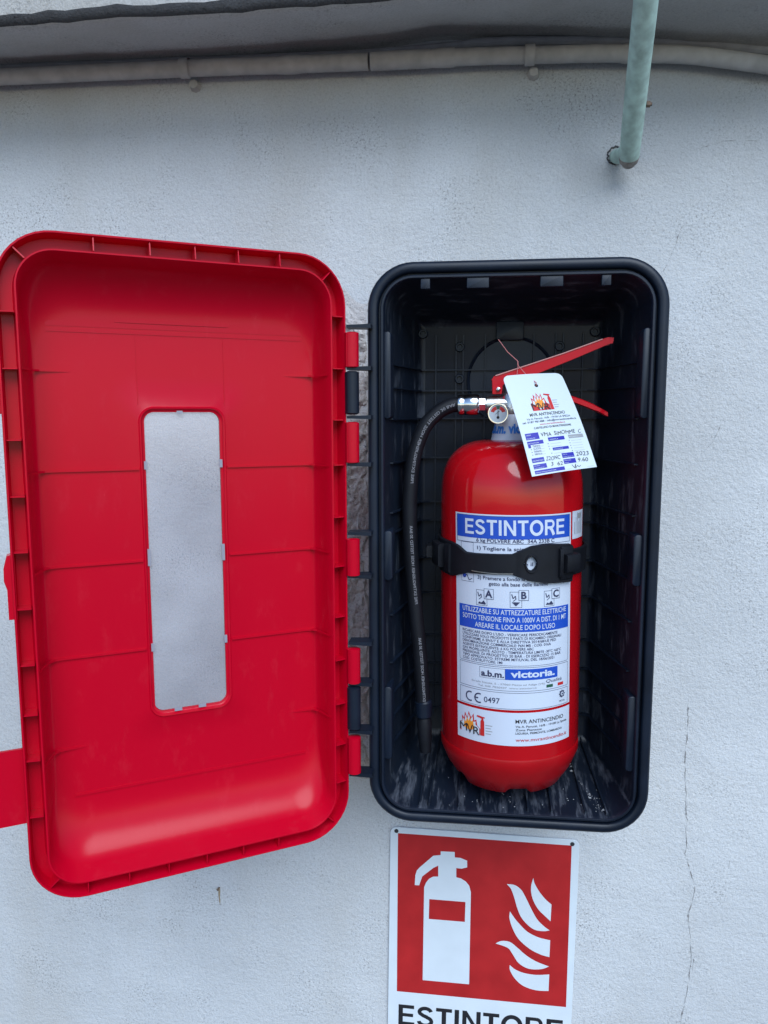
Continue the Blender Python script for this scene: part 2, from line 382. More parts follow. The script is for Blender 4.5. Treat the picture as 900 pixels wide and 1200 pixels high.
# projecting cornice with an uneven soffit
JN = [(-2.5, .945), (-.5155, .9353), (-.337, .9326), (-.166, .932), (-.001, .9355), (.073, .9434), (.2087, .9341), (.32, .9203), (.4584, .9062), (.7, .885), (2.5, .86)]
def nzv(*p): return noise.noise(Vector(p))
cm = MB(); rings = []
xs = [-2.5+i*.02 for i in range(251)]
for x in xs:
    e = .004*nzv(x*9, 1, 0)+.003*nzv(x*40, 2, 0); zj = interp(JN, x)+.002*nzv(x*14, 5, 0)
    f2 = .0035*nzv(x*30, 7, 3)
    prof = [(.0, zj-.006), (-.022, zj-.002+.002*nzv(x*20, 9, 1)), (-.08, .924+.3*(zj-.93)+.003*nzv(x*11, 3, 2)), (-.136, .911+e), (-.147, .9112+e),
            (-.1515, .916+e), (-.1522+.4*f2, .9215+e+f2), (-.1535, .929+e+f2), (-.1545, .965), (-.155, 1.25), (-.02, 1.29), (.05, 1.3)]
    rings.append([(x, y, z+ZB) for y, z in prof])
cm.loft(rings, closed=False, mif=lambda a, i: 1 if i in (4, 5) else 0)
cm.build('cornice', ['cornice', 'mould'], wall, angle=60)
# broken-off plaster beside the cabinet
pm = MB(); nx, nz = 46, 260; vs = []
for j in range(nz+1):
    for i in range(nx+1):
        u, v = i/nx, j/nz; z = -.03+.655*v
        l0 = -.080+.012*nzv(z*16, 0, 4)+.006*nzv(z*60, 0, 4); r0 = .035
        x = l0+(r0-l0)*u
        ed = min(1, min(u, 1-u)*5, min(v, 1-v)*18)
        h = .0035+.0055*nzv(x*38, z*30, 1)+.0030*nzv(x*110, z*90, 3)+.0034*nzv(x*290, z*230, 6)
        ck = abs(x-(-.022+.008*nzv(z*13, 8, 0)+.005*nzv(z*45, 8, 0)))
        h -= .010*max(0, 1-ck/.0030)+.006*max(0, nzv(x*90, z*70, 14)-.25)*3
        vs.append((x, -max(-.003, h)*ed, z+ZB+.004*nzv(x*40, z*20, 11)+(.030*nzv(x*24, 3, 1)*(1 if v > .9 or v < .06 else 0))))
pm.add(vs, [(j*(nx+1)+i, j*(nx+1)+i+1, (j+1)*(nx+1)+i+1, (j+1)*(nx+1)+i) for j in range(nz) for i in range(nx)])
pm.build('bare_mortar_patch', 'mortar', wall, angle=50)
def crack(pts, w0, seed):
    P = []
    for (a, b), (c, e) in zip(pts, pts[1:]):
        n_ = max(2, int(math.hypot(c-a, e-b)/.0025))
        for i in range(n_):
            t = i/n_; P.append((a+(c-a)*t+.0022*nzv(seed, (b+(e-b)*t)*60+t, a*50), b+(e-b)*t))
    P.append(pts[-1]); P = [(x+.0009*nzv(x*10, z*420, seed+3), z) for x, z in P]; b_ = MB(); v = []
    for i, (x, z) in enumerate(P):
        ww = w0*max(.06, .35+1.5*nzv(i*.21, seed, 2)+.5*nzv(i*.9, seed, 5)+(1.5 if i % 29 == 5 else 0))/2
        p0 = P[max(0, i-1)]; p1 = P[min(len(P)-1, i+1)]; L = math.hypot(p1[0]-p0[0], p1[1]-p0[1])
        nx_, nz_ = -(p1[1]-p0[1])/L, (p1[0]-p0[0])/L
        v += [(x+nx_*ww, -.0005, z+nz_*ww+ZB), (x-nx_*ww, -.0005, z-nz_*ww+ZB)]
    b_.add(v, [(2*i, 2*i+1, 2*i+3, 2*i+2) for i in range(len(P)-1)])
    return b_.build('crack', 'crack', wall, smooth=False)
crack([(.404, .10), (.405, -.002), (.4103, -.0686), (.4103, -.1178), (.4221, -.1543), (.4252, -.1728), (.4179, -.2112), (.4239, -.2425), (.4246, -.3066), (.4159, -.366), (.41, -.5)], .0012, 1)
crack([(.4205, -.150), (.4245, -.146), (.4285, -.149)], .0007, 8)
crack([(.4239, -.262), (.4290, -.274), (.4275, -.290)], .0007, 9)
crack([(.3677, .7056), (.3607, .6803), (.3486, .6518)], .0006, 2)
crack([(.3807, .7953), (.4151, .8038), (.4644, .8018), (.52, .81)], .0005, 3)
crack([(.43, .47), (.418, .44), (.405, .425)], .0005, 4)

# conduit under the cornice
pipe = thing('wall_conduit', 'off-white painted conduit running along the wall under the cornice', 'pipe', (-.02, WY, .908))
PZ = [(-2.5, .925), (-.504, .9137), (-.255, .9117), (-.02, .9078), (.1055, .9073), (.2575, .9032), (.356, .8971), (.4527, .8809), (.62, .845), (2.5, .75)]
ol = (0, 0, .908)
def pz(x): return interp(PZ, x)
def cpts(a, b, st, y, dz=0): 
    n_ = max(2, int((b-a)/st)); return [(a+(b-a)*i/n_+.02, y+.0012*nzv((a+(b-a)*i/n_)*12, 3, 1), (pz(a+(b-a)*i/n_-.02)+pz(a+(b-a)*i/n_)+pz(a+(b-a)*i/n_+.02))/3-.908+dz) for i in range(n_+1)]
MB().tube(cpts(-2.4, -.0185, .02, -.019), .0098, 14).build('conduit_tube', 'pipe', pipe)
MB().tube(cpts(-.0155, .058, .01, -.019), .0104, 14).build('conduit_coupling', 'pipe', pipe)
for jx in (.074, -.118, .30):
    MB().tube(cpts(jx-.014, jx+.014, .007, -.019), [.0101, .0106, .0108, .0106, .0101][:5], 14).build('conduit_joint', 'pipe', pipe)
MB().tube(cpts(.058, 2.4, .02, -.019), .0096, 14).build('conduit_tube', 'pipe', pipe)
for cx in (-.253, .178):
    b = MB(); z = pz(cx)-.908
    rg = []
    for xx in (-.006, .006):
        rg.append([(cx+.02+xx, -.019-.0118*math.cos(t), z+.0118*math.sin(t)) for t in [PI*(-.55+1.1*i/10) for i in range(11)]])
    b.loft(rg, closed=False)
    b.lathe([(.0, -.010), (.0055, -.009), (.0070, -.003), (.0078, .0)], 8, (cx+.026, 0, z-.0145), axis='y')
    b.build('conduit_clip', 'pipe', pipe)
cable = thing('cable', 'thin grey cable tucked between the conduit and the cornice soffit', 'cable', (.1, WY, .92))
CZ = [(-2.5, .936), (-.5, .9275), (-.22, .9225), (-.03, .9195), (.06, .9225), (.13, .926), (.25, .921), (.36, .912), (.46, .898), (.7, .86), (2.5, .78)]
MB().tube([(x-.1, -.011, interp(CZ, x)-.92+.0012*nzv(x*9, 1, 1)) for x in [-2.4+.03*i for i in range(160)]], .0058, 10).build('cable_run', 'cable', cable)

# teal strut
st = thing('strut', 'weathered teal painted tube strut leaning out from the wall below the cornice', 'strut', (.2975, .150, .7745))
dr = Vector((.2815-.2975, .0-.150, .883-.7745)).normalized()
prf = [0, .004, .012]; pts = [dr*t for t in (0, .003, .010, .05, .15, .3, .55, .8)]
b = MB(); b.tube(pts, [.0080, .0106, .0117]+[.0122]*5, 24); b.build('strut_tube', 'teal', st)
b = MB(); b.tube([dr*-.0003, dr*-.0022, dr*-.0042], [.0082, .0075, .0052], 20); b.tube([dr*.0002, dr*.0032, dr*.0075, dr*.010], [.0084, .0109, .01175, .0119], 24, caps=False); b.build('end_cap', 'endgrey', st)
b = MB(); b.tube([dr*.012+Vector((-.0035, .0, .004)), Vector((-.010, .016, .013)), Vector((-.0105, .026, .0165))], .0085, 14); b.build('wall_stub', 'teal', st)
b = MB(); rg = []
for k_ in range(26):
    a = PI*.42+PI*1.05*k_/25; ro = .0104+.0016*nzv(a*3, 4, 1)+.0012*nzv(a*9, 4, 2); wd = .0009+.0007*nzv(a*5, 8, 1)
    rg.append([(-.0105+r_*math.cos(a), y_, .0170+r_*math.sin(a)) for r_, y_ in ((ro-wd, .0246), (ro-wd*.5, .0232), (ro+wd, .0234), (ro+wd*1.4, .0246))])
b.loft(rg, True, True); b.build('wall_flange', 'hole', st)
b = MB(); b.tube([dr*.075+Vector((.0125, 0, 0)), dr*.075+Vector((.0165, 0, 0))], .0035, 6); b.tube([dr*.075+Vector((.0165, 0, 0)), dr*.075+Vector((.0185, 0, 0))], .002, 6); b.build('bolt', 'rust', st)

# rusty nail stub
nl = MB(); nl.tube([(0, .002, 0), (0, -.006, .001)], .0012, 8); nl.tube([(0, -.006, .001), (0, -.0068, .001)], .0019, 8)
no = nl.build('nail', 'rust', None, loc=(-.2475, WY, -.217+ZB)); no['label'] = 'small rusty nail in the wall below the open red door'; no['category'] = 'nail'
sb = MB(); ps = [(-.0012, 0), (.0012, 0), (.0016, -.006), (.0008, -.013), (.0014, -.020), (.0006, -.027), (-.0006, -.019), (-.0014, -.010)]
sb.add([(x-.2475, -.0006, z-.2175+ZB) for x, z in ps], [tuple(range(8))]); sb.build('rust_stain', 'stain', wall, smooth=False)

# ================================================================== cabinet
cab = thing('extinguisher_cabinet', 'black plastic wall box with its red door swung open, around the extinguisher', 'cabinet', (0, 0, 0))
CW, CH = .3185, .638
def tr_(y, i, e=None): return rr(0, CW, 0, CH, .050, y, i, n=10, e=e)
tub = MB()
TR = [(.1745, .034), (.172, .032), (.030, .012), (.024, .010), (.024, .001), (.021, 0), (.006, 0), (.0022, .0012), (.0004, .0038), (0, .0068), (.0006, .0096), (.0022, .0114),
      (.0090, .0122), (.0090, .0140), (.0006, .0148), (-.0004, .0156), (-.0004, .0176), (.0008, .0186), (.006, .0192), (.03, .0235), (.143, .045), (.1485, .0495), (.150, .054)]
def tmi(a, i):
    if a < 17: return 0
    n4 = 11
    return 1 if (i < 8 or i >= 36) else (2 if a >= 18 else 0)
tub.loft([tr_(y, i) for y, i in TR], cap0=True, cap1=True, mif=tmi)
tub.build('cabinet_body', ['black', 'floor', 'side'], cab, angle=42)
BY = .150
def back(name, fn, n=1):
    b = MB(); fn(b); return b.build(name, 'black', cab)
# horizontal ribs run across the back panel and forward along both side walls
def hrib(z, h=.0055, t=.0016):
    b = MB(); b.box(.055, .264, BY-h, BY+.002, z-t/2, z+t/2)
    for sx in (0, 1):
        P = [(.0225, .024), (.0475, .1465), (.052, .1465+.004), (.062, BY-h), (.0505, .140), (.0262, .024)]
        P = [(CW-x if sx else x, y) for x, y in P]
        vs = [(x, y, z-t/2) for x, y in P]+[(x, y, z+t/2) for x, y in P]; n_ = len(P)
        b.add(vs, [tuple(range(n_)), tuple(range(2*n_-1, n_-1, -1))]+[(i, (i+1) % n_, n_+(i+1) % n_, n_+i) for i in range(n_)])
    return b.build('horizontal_rib', 'black', cab, smooth=False)
for z in (.531, .505, .470, .420, .363, .339, .290, .243, .1855, .147, .119, .085): hrib(z)
for x in (.068, .0935, .1025, .130, .190, .217, .226, .250):
    MB().box(x-.0009, x+.0009, BY-.004, BY+.002, .075, .575).build('vertical_rib', 'black', cab, smooth=False)
for x, z in ((.098, .5595), (.098, .520), (.2215, .5595), (.2215, .520), (.0515, .5765), (.264, .5765)):
    b = MB(); b.lathe([(.0060, BY+.001), (.0060, BY-.005), (.0052, BY-.0058), (.0036, BY-.0058), (.0032, BY-.002)], 18, (x, 0, z), axis='y'); b.build('boss', 'black', cab)
b = MB(); b.lathe([(.056, BY+.001), (.056, BY-.0022), (.0545, BY-.003), (.053, BY-.0022), (.052, BY-.0008), (.02, BY-.0012)], 48, (.163, 0, .517), axis='y'); b.build('embossed_disc', 'black', cab)
MB().rbox(.143, .177, BY-.007, BY+.001, .567, .590, .003).build('back_pad', 'black', cab)
# little tabs hanging from the upper lip
for x0, x1 in ((.0581, .0683), (.1074, .1310), (.1845, .2085), (.2477, .2576)):
    b = MB(); b.rbox(x0, x1, .0015, .006, .6085, .6205, .0006, .0006); b.build('lip_tab', 'black', cab)
# guard pads on the side walls
for z0, z1, d_ in ((.470, .565, .0085), (.288, .345, .010), (.075, .163, .0095)):
    for sx in (0, 1):
        x0, x1 = (.0175, .0175+d_) if not sx else (CW-.0175-d_, CW-.0175)
        MB().rbox(x0, x1, .0035, .034, z0, z1, .004, .0012).build('side_pad', 'black', cab)
# ribs on the floor
fl = lambda y: .019+(y-.006)/(.143-.006)*.027
for x0, x1 in ((.0600, .062), (.0705, .0775), (.1055, .1055), (.1310, .1310), (.1850, .184), (.2120, .212), (.2500, .243), (.2740, .262)):
    b = MB(); t = .0009
    vs = []
    for y in (.006, .148):
        x = x0+(x1-x0)*(y-.006)/.142
        vs += [(x-t, y, fl(y)-.003), (x+t, y, fl(y)-.003), (x+t, y, fl(y)+.0048), (x-t, y, fl(y)+.0048)]
    b.add(vs, [(0, 1, 2, 3), (4, 7, 6, 5), (0, 4, 5, 1), (1, 5, 6, 2), (2, 6, 7, 3), (3, 7, 4, 0)]); b.build('floor_rib', 'floor', cab, smooth=False)
b = MB(); b.rbox(.135, .194, .050, .115, .02, .0405, .004); b.build('support_pad', 'floor', cab)
# hinge side of the box: arms and barrels
HX, HY = -.0150, -.0115
for z in (.577, .5325, .480, .4285, .352, .3035, .2265, .1790, .1222, .0705):
    zz = z-.008
    b = MB(); b.prism([(-.0205, zz-.0014), (.006, zz-.0022), (.006, zz+.0022), (-.0205, zz+.0014)], HY-.003, .006); b.build('hinge_arm', 'black', cab, smooth=False)
for z0, z1 in ((.480, .5325), (.122, .179)):
    b = MB(); b.lathe([(.0050, z0-.008+.003), (.0078, z0-.008+.0045), (.0078, z1-.008-.0045), (.0050, z1-.008-.003)], 20, (HX, HY, 0)); b.build('hinge_barrel', 'black', cab)
# retaining strap around the extinguisher
EX, EY = .1627, .065
strap_c = (EX, EY)
def cyl(th, z, r): return (EX+r*math.sin(th), EY-r*math.cos(th), z)
def zt(th):   # upper and lower edge of the strap at an angle
    s = th*.0826
    up = interp([(-.13, .333), (-.098, .333), (-.078, .3325), (-.066, .330), (-.054, .3235), (-.03, .3245), (-.003, .3255), (.008, .3305), (.0167, .3345), (.034, .3365), (.067, .3340), (.0685, .332), (.0695, .3275), (.13, .3270)], s)
    lo = interp([(-.13, .296), (-.098, .2935), (-.078, .2925), (-.066, .296), (-.054, .300), (-.03, .3015), (-.003, .3025), (.006, .2995), (.0157, .296), (.034, .2925), (.0675, .2910), (.0688, .2912), (.0695, .2975), (.13, .2985)], s)
    return lo, up
sp = MB(); rings = []
N = 90; hole = (17.0, 315.3, 5.2, 7.6)
ths = [-1.62+3.24*i/N for i in range(N+1)]
for th in ths:
    lo, up = zt(th); thick = .0028 if th < .05 or th > .84 else .0042
    ro = .0836+thick; ri = .0836
    s_ = th*82.6
    rings.append((th, lo, up, ri, ro, s_))
# the front band is cut around the oval window of the buckle
def seg(a, lo, hi):
    th, _, _, ri, ro, _ = a; e = .0012
    return [cyl(th, lo, ri), cyl(th, lo+e*.3, ro-e), cyl(th, lo+e, ro), cyl(th, hi-e, ro), cyl(th, hi-e*.3, ro-e), cyl(th, hi, ri)]
cur = []
def flush(L):
    if len(L) > 1: sp.loft(L, True, True)
full, lowr, uppr = [], [], []
hz = hole[1]/1000
for a in rings:
    x = (a[5]-hole[0])/hole[2]
    if abs(x) < 1:
        hh = hole[3]/1000*math.sqrt(1-x*x)
        if not lowr:
            flush(full)
            last = rings[rings.index(a)-1]; lowr.append(seg(last, last[1], hz)); uppr.append(seg(last, hz, last[2])); full = []
        lowr.append(seg(a, a[1], hz-hh)); uppr.append(seg(a, hz+hh, a[2]))
    else:
        if lowr:
            lowr.append(seg(a, a[1], hz)); uppr.append(seg(a, hz, a[2])); flush(lowr); flush(uppr); lowr, uppr = [], []
        full.append(seg(a, a[1], a[2]))
flush(full)
for sx in (-1, 1):   # straight tails back to the panel
    x0 = EX+sx*.0836; lo, up = zt(sx*1.6)
    sp.box(min(x0, x0+sx*.003), max(x0, x0+sx*.003), EY-.001, BY, lo, up)
strap = sp.build('retaining_strap', 'rubber', cab, angle=40)
b = MB()
rg = []
for k in range(24):   # raised ring round the oval window
    pass
for (dr_, rad) in ((1.0, .0879), (1.12, .0892), (1.30, .0892), (1.42, .0879)):
    rg.append([cyl((hole[0]+hole[2]*dr_*math.cos(2*PI*k/28))/82.6, hz+(hole[3]*dr_*math.sin(2*PI*k/28))/1000, rad) for k in range(28)])
b.loft(rg); b.build('buckle_ring', 'rubber', strap)
b = MB()
for th0, th1, z0, z1, r0, r1 in ((.60, .80, .2945, .3335, .0862, .0895), (.64, .86, .3035, .3245, .0885, .0955), (.57, .62, .298, .331, .087, .0915)):
    rg = []
    for i in range(7):
        th = th0+(th1-th0)*i/6; rg.append([cyl(th, z0, r0), cyl(th, z0+.001, r1-.001), cyl(th, z0+.0025, r1), cyl(th, z1-.0025, r1), cyl(th, z1-.001, r1-.001), cyl(th, z1, r0)])
    b.loft(rg, True, True)
b.build('buckle_hook', 'rubber', strap, angle=40)
b = MB()
for th0, th1, z0, z1, r0, r1 in ((-1.45, -1.12, .300, .328, .086, .094), (-1.04, -.94, .296, .330, .086, .0895), (-1.62, -1.40, .307, .322, .088, .101)):
    rg = []
    for i in range(7):
        th = th0+(th1-th0)*i/6; rg.append([cyl(th, z0, r0), cyl(th, z0+.001, r1-.001), cyl(th, z0+.0025, r1), cyl(th, z1-.0025, r1), cyl(th, z1-.001, r1-.001), cyl(th, z1, r0)])
    b.loft(rg, True, True)
b.build('strap_anchor', 'rubber', strap, angle=40)
b = MB(); b.tube([cyl(-.56+.54*i/10, .3042-.0006*math.sin(i/10*PI), .0866) for i in range(11)], .0005, 6); b.build('strap_seam', 'brass', strap)

# ------------------------------------------------------------------ the door (built flat: x from hinge to free edge, z up, +y = inside face)
DA = .5432; DW, DH = .3375, .652
fm = MB()
def dr2(y, i, e=None, r=.052): return rr(0, DW, 0, DH, r, y, i, n=10, e=e)
FD = -.045; WX0, WX1, WZ0, WZ1 = .1292, .2072, .1655, .488
E4 = (.007, .0125, .062, .052)               # how far the floor is set in beyond the lip: hinge, free, bottom, top
R = []
def wr(o, y, r=.010): return rr(WX0-o, WX1+o, WZ0-o, WZ1+o, r+o, y, 0, n=10)
# from the window outwards over the inside face
R += [wr(0, FD-.0055), wr(0, FD-.0015), wr(.0018, FD-.0012), wr(.0030, FD-.0002), wr(.0036, FD+.0014), wr(.0050, FD+.0016), wr(.0058, FD+.0002), wr(.0062, FD)]
fr_ = dr2(FD, .0185, E4, .060)
R += [[tuple(a+(b_-a)*t for a, b_ in zip(p, q)) for p, q in zip(wr(.0062, FD), fr_)] for t in (.35, .7)]
for k in range(11):
    t = k/10; dep = math.sqrt(max(0, 1-t*t)) if k else 1
    ee = tuple(c*(1-t) for c in E4)
    R.append(dr2(FD*dep, .0185, ee, .052+.012*(1-t)))
R += [dr2(y, i) for y, i in ((.0006, .0180), (.0006, .0166), (0, .0164), (-.018, .0156), (-.020, .0146), (-.020, .0040), (-.0185, .0030), (-.0025, .0024), (-.0016, .0018), (-.0016, .0006), (-.0024, 0),
     (-.022, 0), (-.0245, .0018), (-.0255, .006), (-.026, .014), (-.031, .0165))]
for k in range(9):
    t = 1-k/8; dep = math.sqrt(max(0, 1-t*t))
    R.append(dr2(-.031+(FD-.005+.031)*dep, .0165, tuple(c*(1-t)*.98 for c in E4), .052+.012*(1-t)))
R += [wr(.004, FD-.005), wr(.0005, FD-.0056), wr(0, FD-.0055)]
fm.loft(R)
door = fm.build('door', 'redp', cab, angle=38, loc=(-.0203, -.0134, -.0105))
door.rotation_euler = (0, 0, PI+DA)
def dpart(b, name, m='redp', **k): return b.build(name, m, door, **k)
# cross ribs in the rim channel
tt = .0011
def crib(x0, z0, dx, dz):
    L = .0125; nx_, nz_ = dx, dz; px, pz_ = -nz_*tt/2, nx_*tt/2
    q = [(x0+px, z0+pz_), (x0-px, z0-pz_), (x0-px+nx_*L, z0-pz_+nz_*L), (x0+px+nx_*L, z0+pz_+nz_*L)]
    return q
def add_crib(x0, z0, dx, dz):
    q = crib(x0, z0, dx, dz); b = MB()
    b.add([(x, -.0205, z) for x, z in q]+[(x, y, z) for (x, z), y in zip(q, (-.0035, -.0035, -.0012, -.0012))], [(0, 3, 2, 1), (4, 5, 6, 7), (0, 1, 5, 4), (1, 2, 6, 5), (2, 3, 7, 6), (3, 0, 4, 7)])
    dpart(b, 'channel_rib', smooth=False)
for z in (.5895, .5345, .4795, .4305, .373, .3175, .2600, .2100, .1585, .1100, .0650): add_crib(.0028, z, 1, 0)
for z in (.578, .527, .462, .4095, .357, .3025, .2475, .198, .152, .0945): add_crib(DW-.0028, z, -1, 0)
for x in (.072, .115, .158, .201, .252): add_crib(x, DH-.0028, 0, -1)
for x in (.085, .125, .165, .205, .245, .285): add_crib(x, .0028, 0, 1)
for cx, cz, sx, sz in ((.0175, .0175, 1, 1), (DW-.0175, .0175, -1, 1), (.0175, DH-.0175, 1, -1), (DW-.0175, DH-.0175, -1, -1)): add_crib(cx-.0005*sx, cz-.0005*sz, sx*.707*1.06, sz*.707*1.06)
# ribs over the tray
def trib(z, parts, t=.0019):
    for p in parts:
        b = MB(); n_ = len(p)
        vs = [(x, y, z-t/2) for x, y in p]+[(x, y, z+t/2) for x, y in p]
        b.add(vs, [tuple(range(n_)), tuple(range(2*n_-1, n_-1, -1))]+[(i, (i+1) % n_, n_+(i+1) % n_, n_+i) for i in range(n_)])
        dpart(b, 'tray_rib', smooth=False)
h0 = [(.0190, -.006), (.0215, -.020), (.0250, -.036), (.0300, -.0420), (.0360, -.0430)]
h1 = [(DW-.0190, -.006), (DW-.0225, -.020), (DW-.0280, -.036), (DW-.034, -.0420), (DW-.040, -.0430)]
for z in (.4295, .333, .2375):
    trib(z, [h0+[(.1222, -.0430), (.1222, -.0458), (.0262, -.0458), (.0188, -.012)], h1+[(.2142, -.0430), (.2142, -.0458), (DW-.031, -.0458), (DW-.0188, -.012)]])
for z in (.528, .141):
    trib(z, [h0+[(.060, -.0452), (.060, -.0458), (.0262, -.0458), (.0188, -.012)], h1+[(.272, -.0452), (.272, -.0458), (DW-.031, -.0458), (DW-.0188, -.012)]])
b = MB(); b.box(.036, .296, FD-.001, FD+.0006, .566, .5695); b.box(.036, .296, FD-.001, FD+.0004, .5715, .5765); dpart(b, 'tray_bead', smooth=False)
b = MB(); b.box(.118, .232, FD-.001, FD+.0009, .5772, .5800); dpart(b, 'tray_bead', smooth=False)
b = MB(); b.box(.0385, .292, FD-.001, FD+.0012, .0880, .0905); dpart(b, 'tray_bead', smooth=False)
for xx in (WX0-.006, WX1+.0052):
    b = MB(); b.box(xx, xx+.0008, FD-.001, FD+.0006, .496, .566); dpart(b, 'tray_bead', smooth=False)
# window pane with its clips
b = MB(); b.loft([rr(WX0+.0004, WX1-.0004, WZ0+.0004, WZ1-.0004, .0096, y, 0, n=6) for y in (FD-.0050, FD-.0030)], True, True); pane = dpart(b, 'window_pane', 'pane', smooth=False)
for x0, x1, z0, z1 in ((.168, .174, .4865, .4895), (.1275, .1305, .4290, .4375), (.2060, .2090, .4290, .4375), (.2060, .2090, .3270, .3450), (.1275, .1305, .3270, .3450), (.2060, .2090, .2340, .2425), (.1275, .1305, .2340, .2425), (.179, .187, .1640, .1672), (.153, .161, .1640, .1672)):
    b = MB(); b.box(x0, x1, FD-.0012, FD+.0006, z0, z1); dpart(b, 'pane_clip', 'clip', smooth=False)
# hinge barrels of the door, on the same pin as the black ones
hu, hv = None, None
ddx, ddy = HX+.0203, HY+.0134
hu = -ddx*math.cos(DA)-ddy*math.sin(DA); hv = ddx*math.sin(DA)-ddy*math.cos(DA)
for z0, z1 in ((.5345, .5745), (.4315, .4785), (.3055, .350), (.181, .2245), (.0735, .120)):
    b = MB(); b.lathe([(.0050, z0+.001), (.0077, z0+.002), (.0077, z1-.002), (.0050, z1-.001)], 20, (hu, hv, 0))
    b.prism([(hu, z0+.0022), (.002, z0+.0022), (.002, z1-.0022), (hu, z1-.0022)], hv-.006, hv+.003)
    ob = dpart(b, 'hinge_knuckle')
    if .3 < z0 < .31:
        for zz in (.318, .327, .336):
            b = MB(); b.box(hu-.0052, hu+.0040, hv+.0062, hv+.0082, zz-.0007, zz+.0007); b.build('knuckle_rib', 'redp', ob, smooth=False) if False else None
# latch ears on the free edge
for z0, z1, x1 in ((.486, .585, .353), (.0835, .1605, .375)):
    b = MB(); b.prism([(DW-.003, z0), (x1, z0+.0), (x1+.006, z0+.006), (x1+.006, z1-.006), (x1, z1), (DW-.003, z1)], -.020, -.0165)
    b.box(DW-.001, DW+.0012, -.0175, -.0150, z0+.001, z1-.001)
    dpart(b, 'latch_ear', smooth=False)
b = MB(); pr = [(DW-.003, .293), (DW+.0045, .293), (DW+.0045, .322), (DW+.0068, .330), (DW+.0066, .342), (DW+.0035, .354), (DW-.003, .356)]
b.prism(pr, -.019, -.006); dpart(b, 'grip_lip')

# ================================================================== fire extinguisher
LEAN = -.0085; BX = .1645
ex = thing('fire_extinguisher', 'red powder fire extinguisher with blue and white label strapped inside the black box', 'fire extinguisher', (BX, EY, .0408), (0, LEAN, 0))
o_ = .0408; RB = .0822
def z_(z): return z-o_
b = MB()
prof = [(.060, .0735), (.0795, .0865), (.0815, .0885), (RB-.0006, .0915), (RB, .0935), (RB, .375), (RB-.0004, .386)]
for k in range(1, 13):
    t = k/12*PI/2; prof.append((.024+(RB-.0005-.024)*max(0, math.cos(t))**.80, .386+.0600*math.sin(t)**.84))
prof += [(.0235, .4468), (.0232, .4485)]
b.lathe([(r, z_(z)) for r, z in prof], 128); body = b.build('cylinder', 'redpaint', ex, angle=40)
def notch(r, z, a):
    return (.0052 if z < .006 else 0)*max(0, min(1, (math.cos(a*5+.9)-.35)*3))
b = MB(); b.lathe([(.044, .004), (.0595, .0005), (.0625, .0018), (.0745, .0205), (.0795, .0325), (RB+.0003, .040), (RB+.0005, .048), (RB, .0496), (RB-.002, .050), (RB-.006, .049)], 128, fn=notch)
b.build('base_skirt', 'skirt', ex, angle=40)
b = MB(); b.lathe([(.0246, z_(.4445)), (.0244, z_(.4450)), (.0172, z_(.4745)), (.0168, z_(.4750))], 40); col_ = b.build('neck_collar', 'paper', ex)
def fcol(s, v, lift):
    th = s/.021; t = (v-.4450)/.0295; r = .0244+(.0172-.0244)*t+.0003+lift
    return (r*math.sin(th), -r*math.cos(th), z_(v))
P = Print(fcol, .0002); P.text('a.b.m. victoria', -.0350, .4540, .0105, 'cyan', w=.066, bold=.045); P.build('lettering', col_)

# ---- label
def flab(s, z, lift):   # s along the arc in mm, z in mm (heights measured from the rim's lower edge)
    th = (s+ (z-110)*-.003 + (4.0-(z-107)*.0155) )/82.6; r = RB+.0004+lift
    return (r*math.sin(th), -r*math.cos(th), z_(z/1000))
MM = lambda name, **k: Print(flab, .00022)
P = Print(flab, .00022)
P.rect(-72, 72, 149.5, 367.5, 'paper', 0, 60); P.rect(-72, 72, 108, 146.5, 'paper', 0, 60); P.rect(75, 106, 337, 368, 'paper', 0, 12)
lab = P.build('label', body); 
P = Print(flab, .00022)
P.rect(-69.5, 69.5, 341, 365.5, 'blue', 1, 60); heavy(P, 'ESTINTORE', 1.5, 345.0, 16.8, 117, 'paper', 2.6, .19); P.build('title_lettering', lab)
P = Print(flab, .00022)
P.frame(-69.5, 69.5, 335.6, 366, .5, 'ink', 1, 40)
P.text('6 kg POLVERE ABC  34A 233B C', 2, 337.0, 3.9, 'ink', w=88, al='C', bold=.012)
for t_, v in (('1) Togliere la spina di sicurezza', 328.5), ('2) Impugnare il tubo', 312), ('3) Premere a fondo la leva e dirigere il', 295.6), ('getto alla base delle fiamme', 289.6)):
    P.text(t_, 3+2, v, 3.9, 'ink', w=(92 if len(t_) > 32 else 66), al='C', bold=.012)
for v in (324, 308, 291): P.frame(-63, -46, v, v+11.5, .35, 'ink', 1, 3)
P.line([(-61, 300), (-58, 295), (-55, 299), (-52, 293), (-48, 295)], .8, 'ink'); P.disc(-58.5, 297.5, 2.6, 'blue', 2)
for u0, L in ((-43, 'A'), (-5, 'B'), (33, 'C')):
    P.frame(u0, u0+13, 266, 283.5, .4, 'ink', 1, 3); P.rect(u0+9.5, u0+20.5, 274, 285.5, 'paper', 2, 2); P.frame(u0+9.5, u0+20.5, 274, 285.5, .4, 'ink', 3, 3)
    P.text(L, u0+15, 276, 7.6, 'ink', al='C', bold=.03, k=4)
    P.line([(u0+2, 281), (u0+3.5, 276), (u0+6, 279), (u0+6.5, 275)], .9, 'ink', 2)
    P.poly([(u0+2, 268), (u0+4, 270.5), (u0+6, 269.2), (u0+9, 272), (u0+11.5, 268.6), (u0+11, 267.4)] if L != 'B' else [(u0+2, 272), (u0+11, 272), (u0+6.5, 267.6)], 'ink', 2)
    P.line([(u0+3.5, 273), (u0+6, 275)], .7, 'ink', 2)
P.build('instruction_print', lab)
P = Print(flab, .00022)
P.rect(-67, 68, 238.8, 264.6, 'blue', 1, 60)
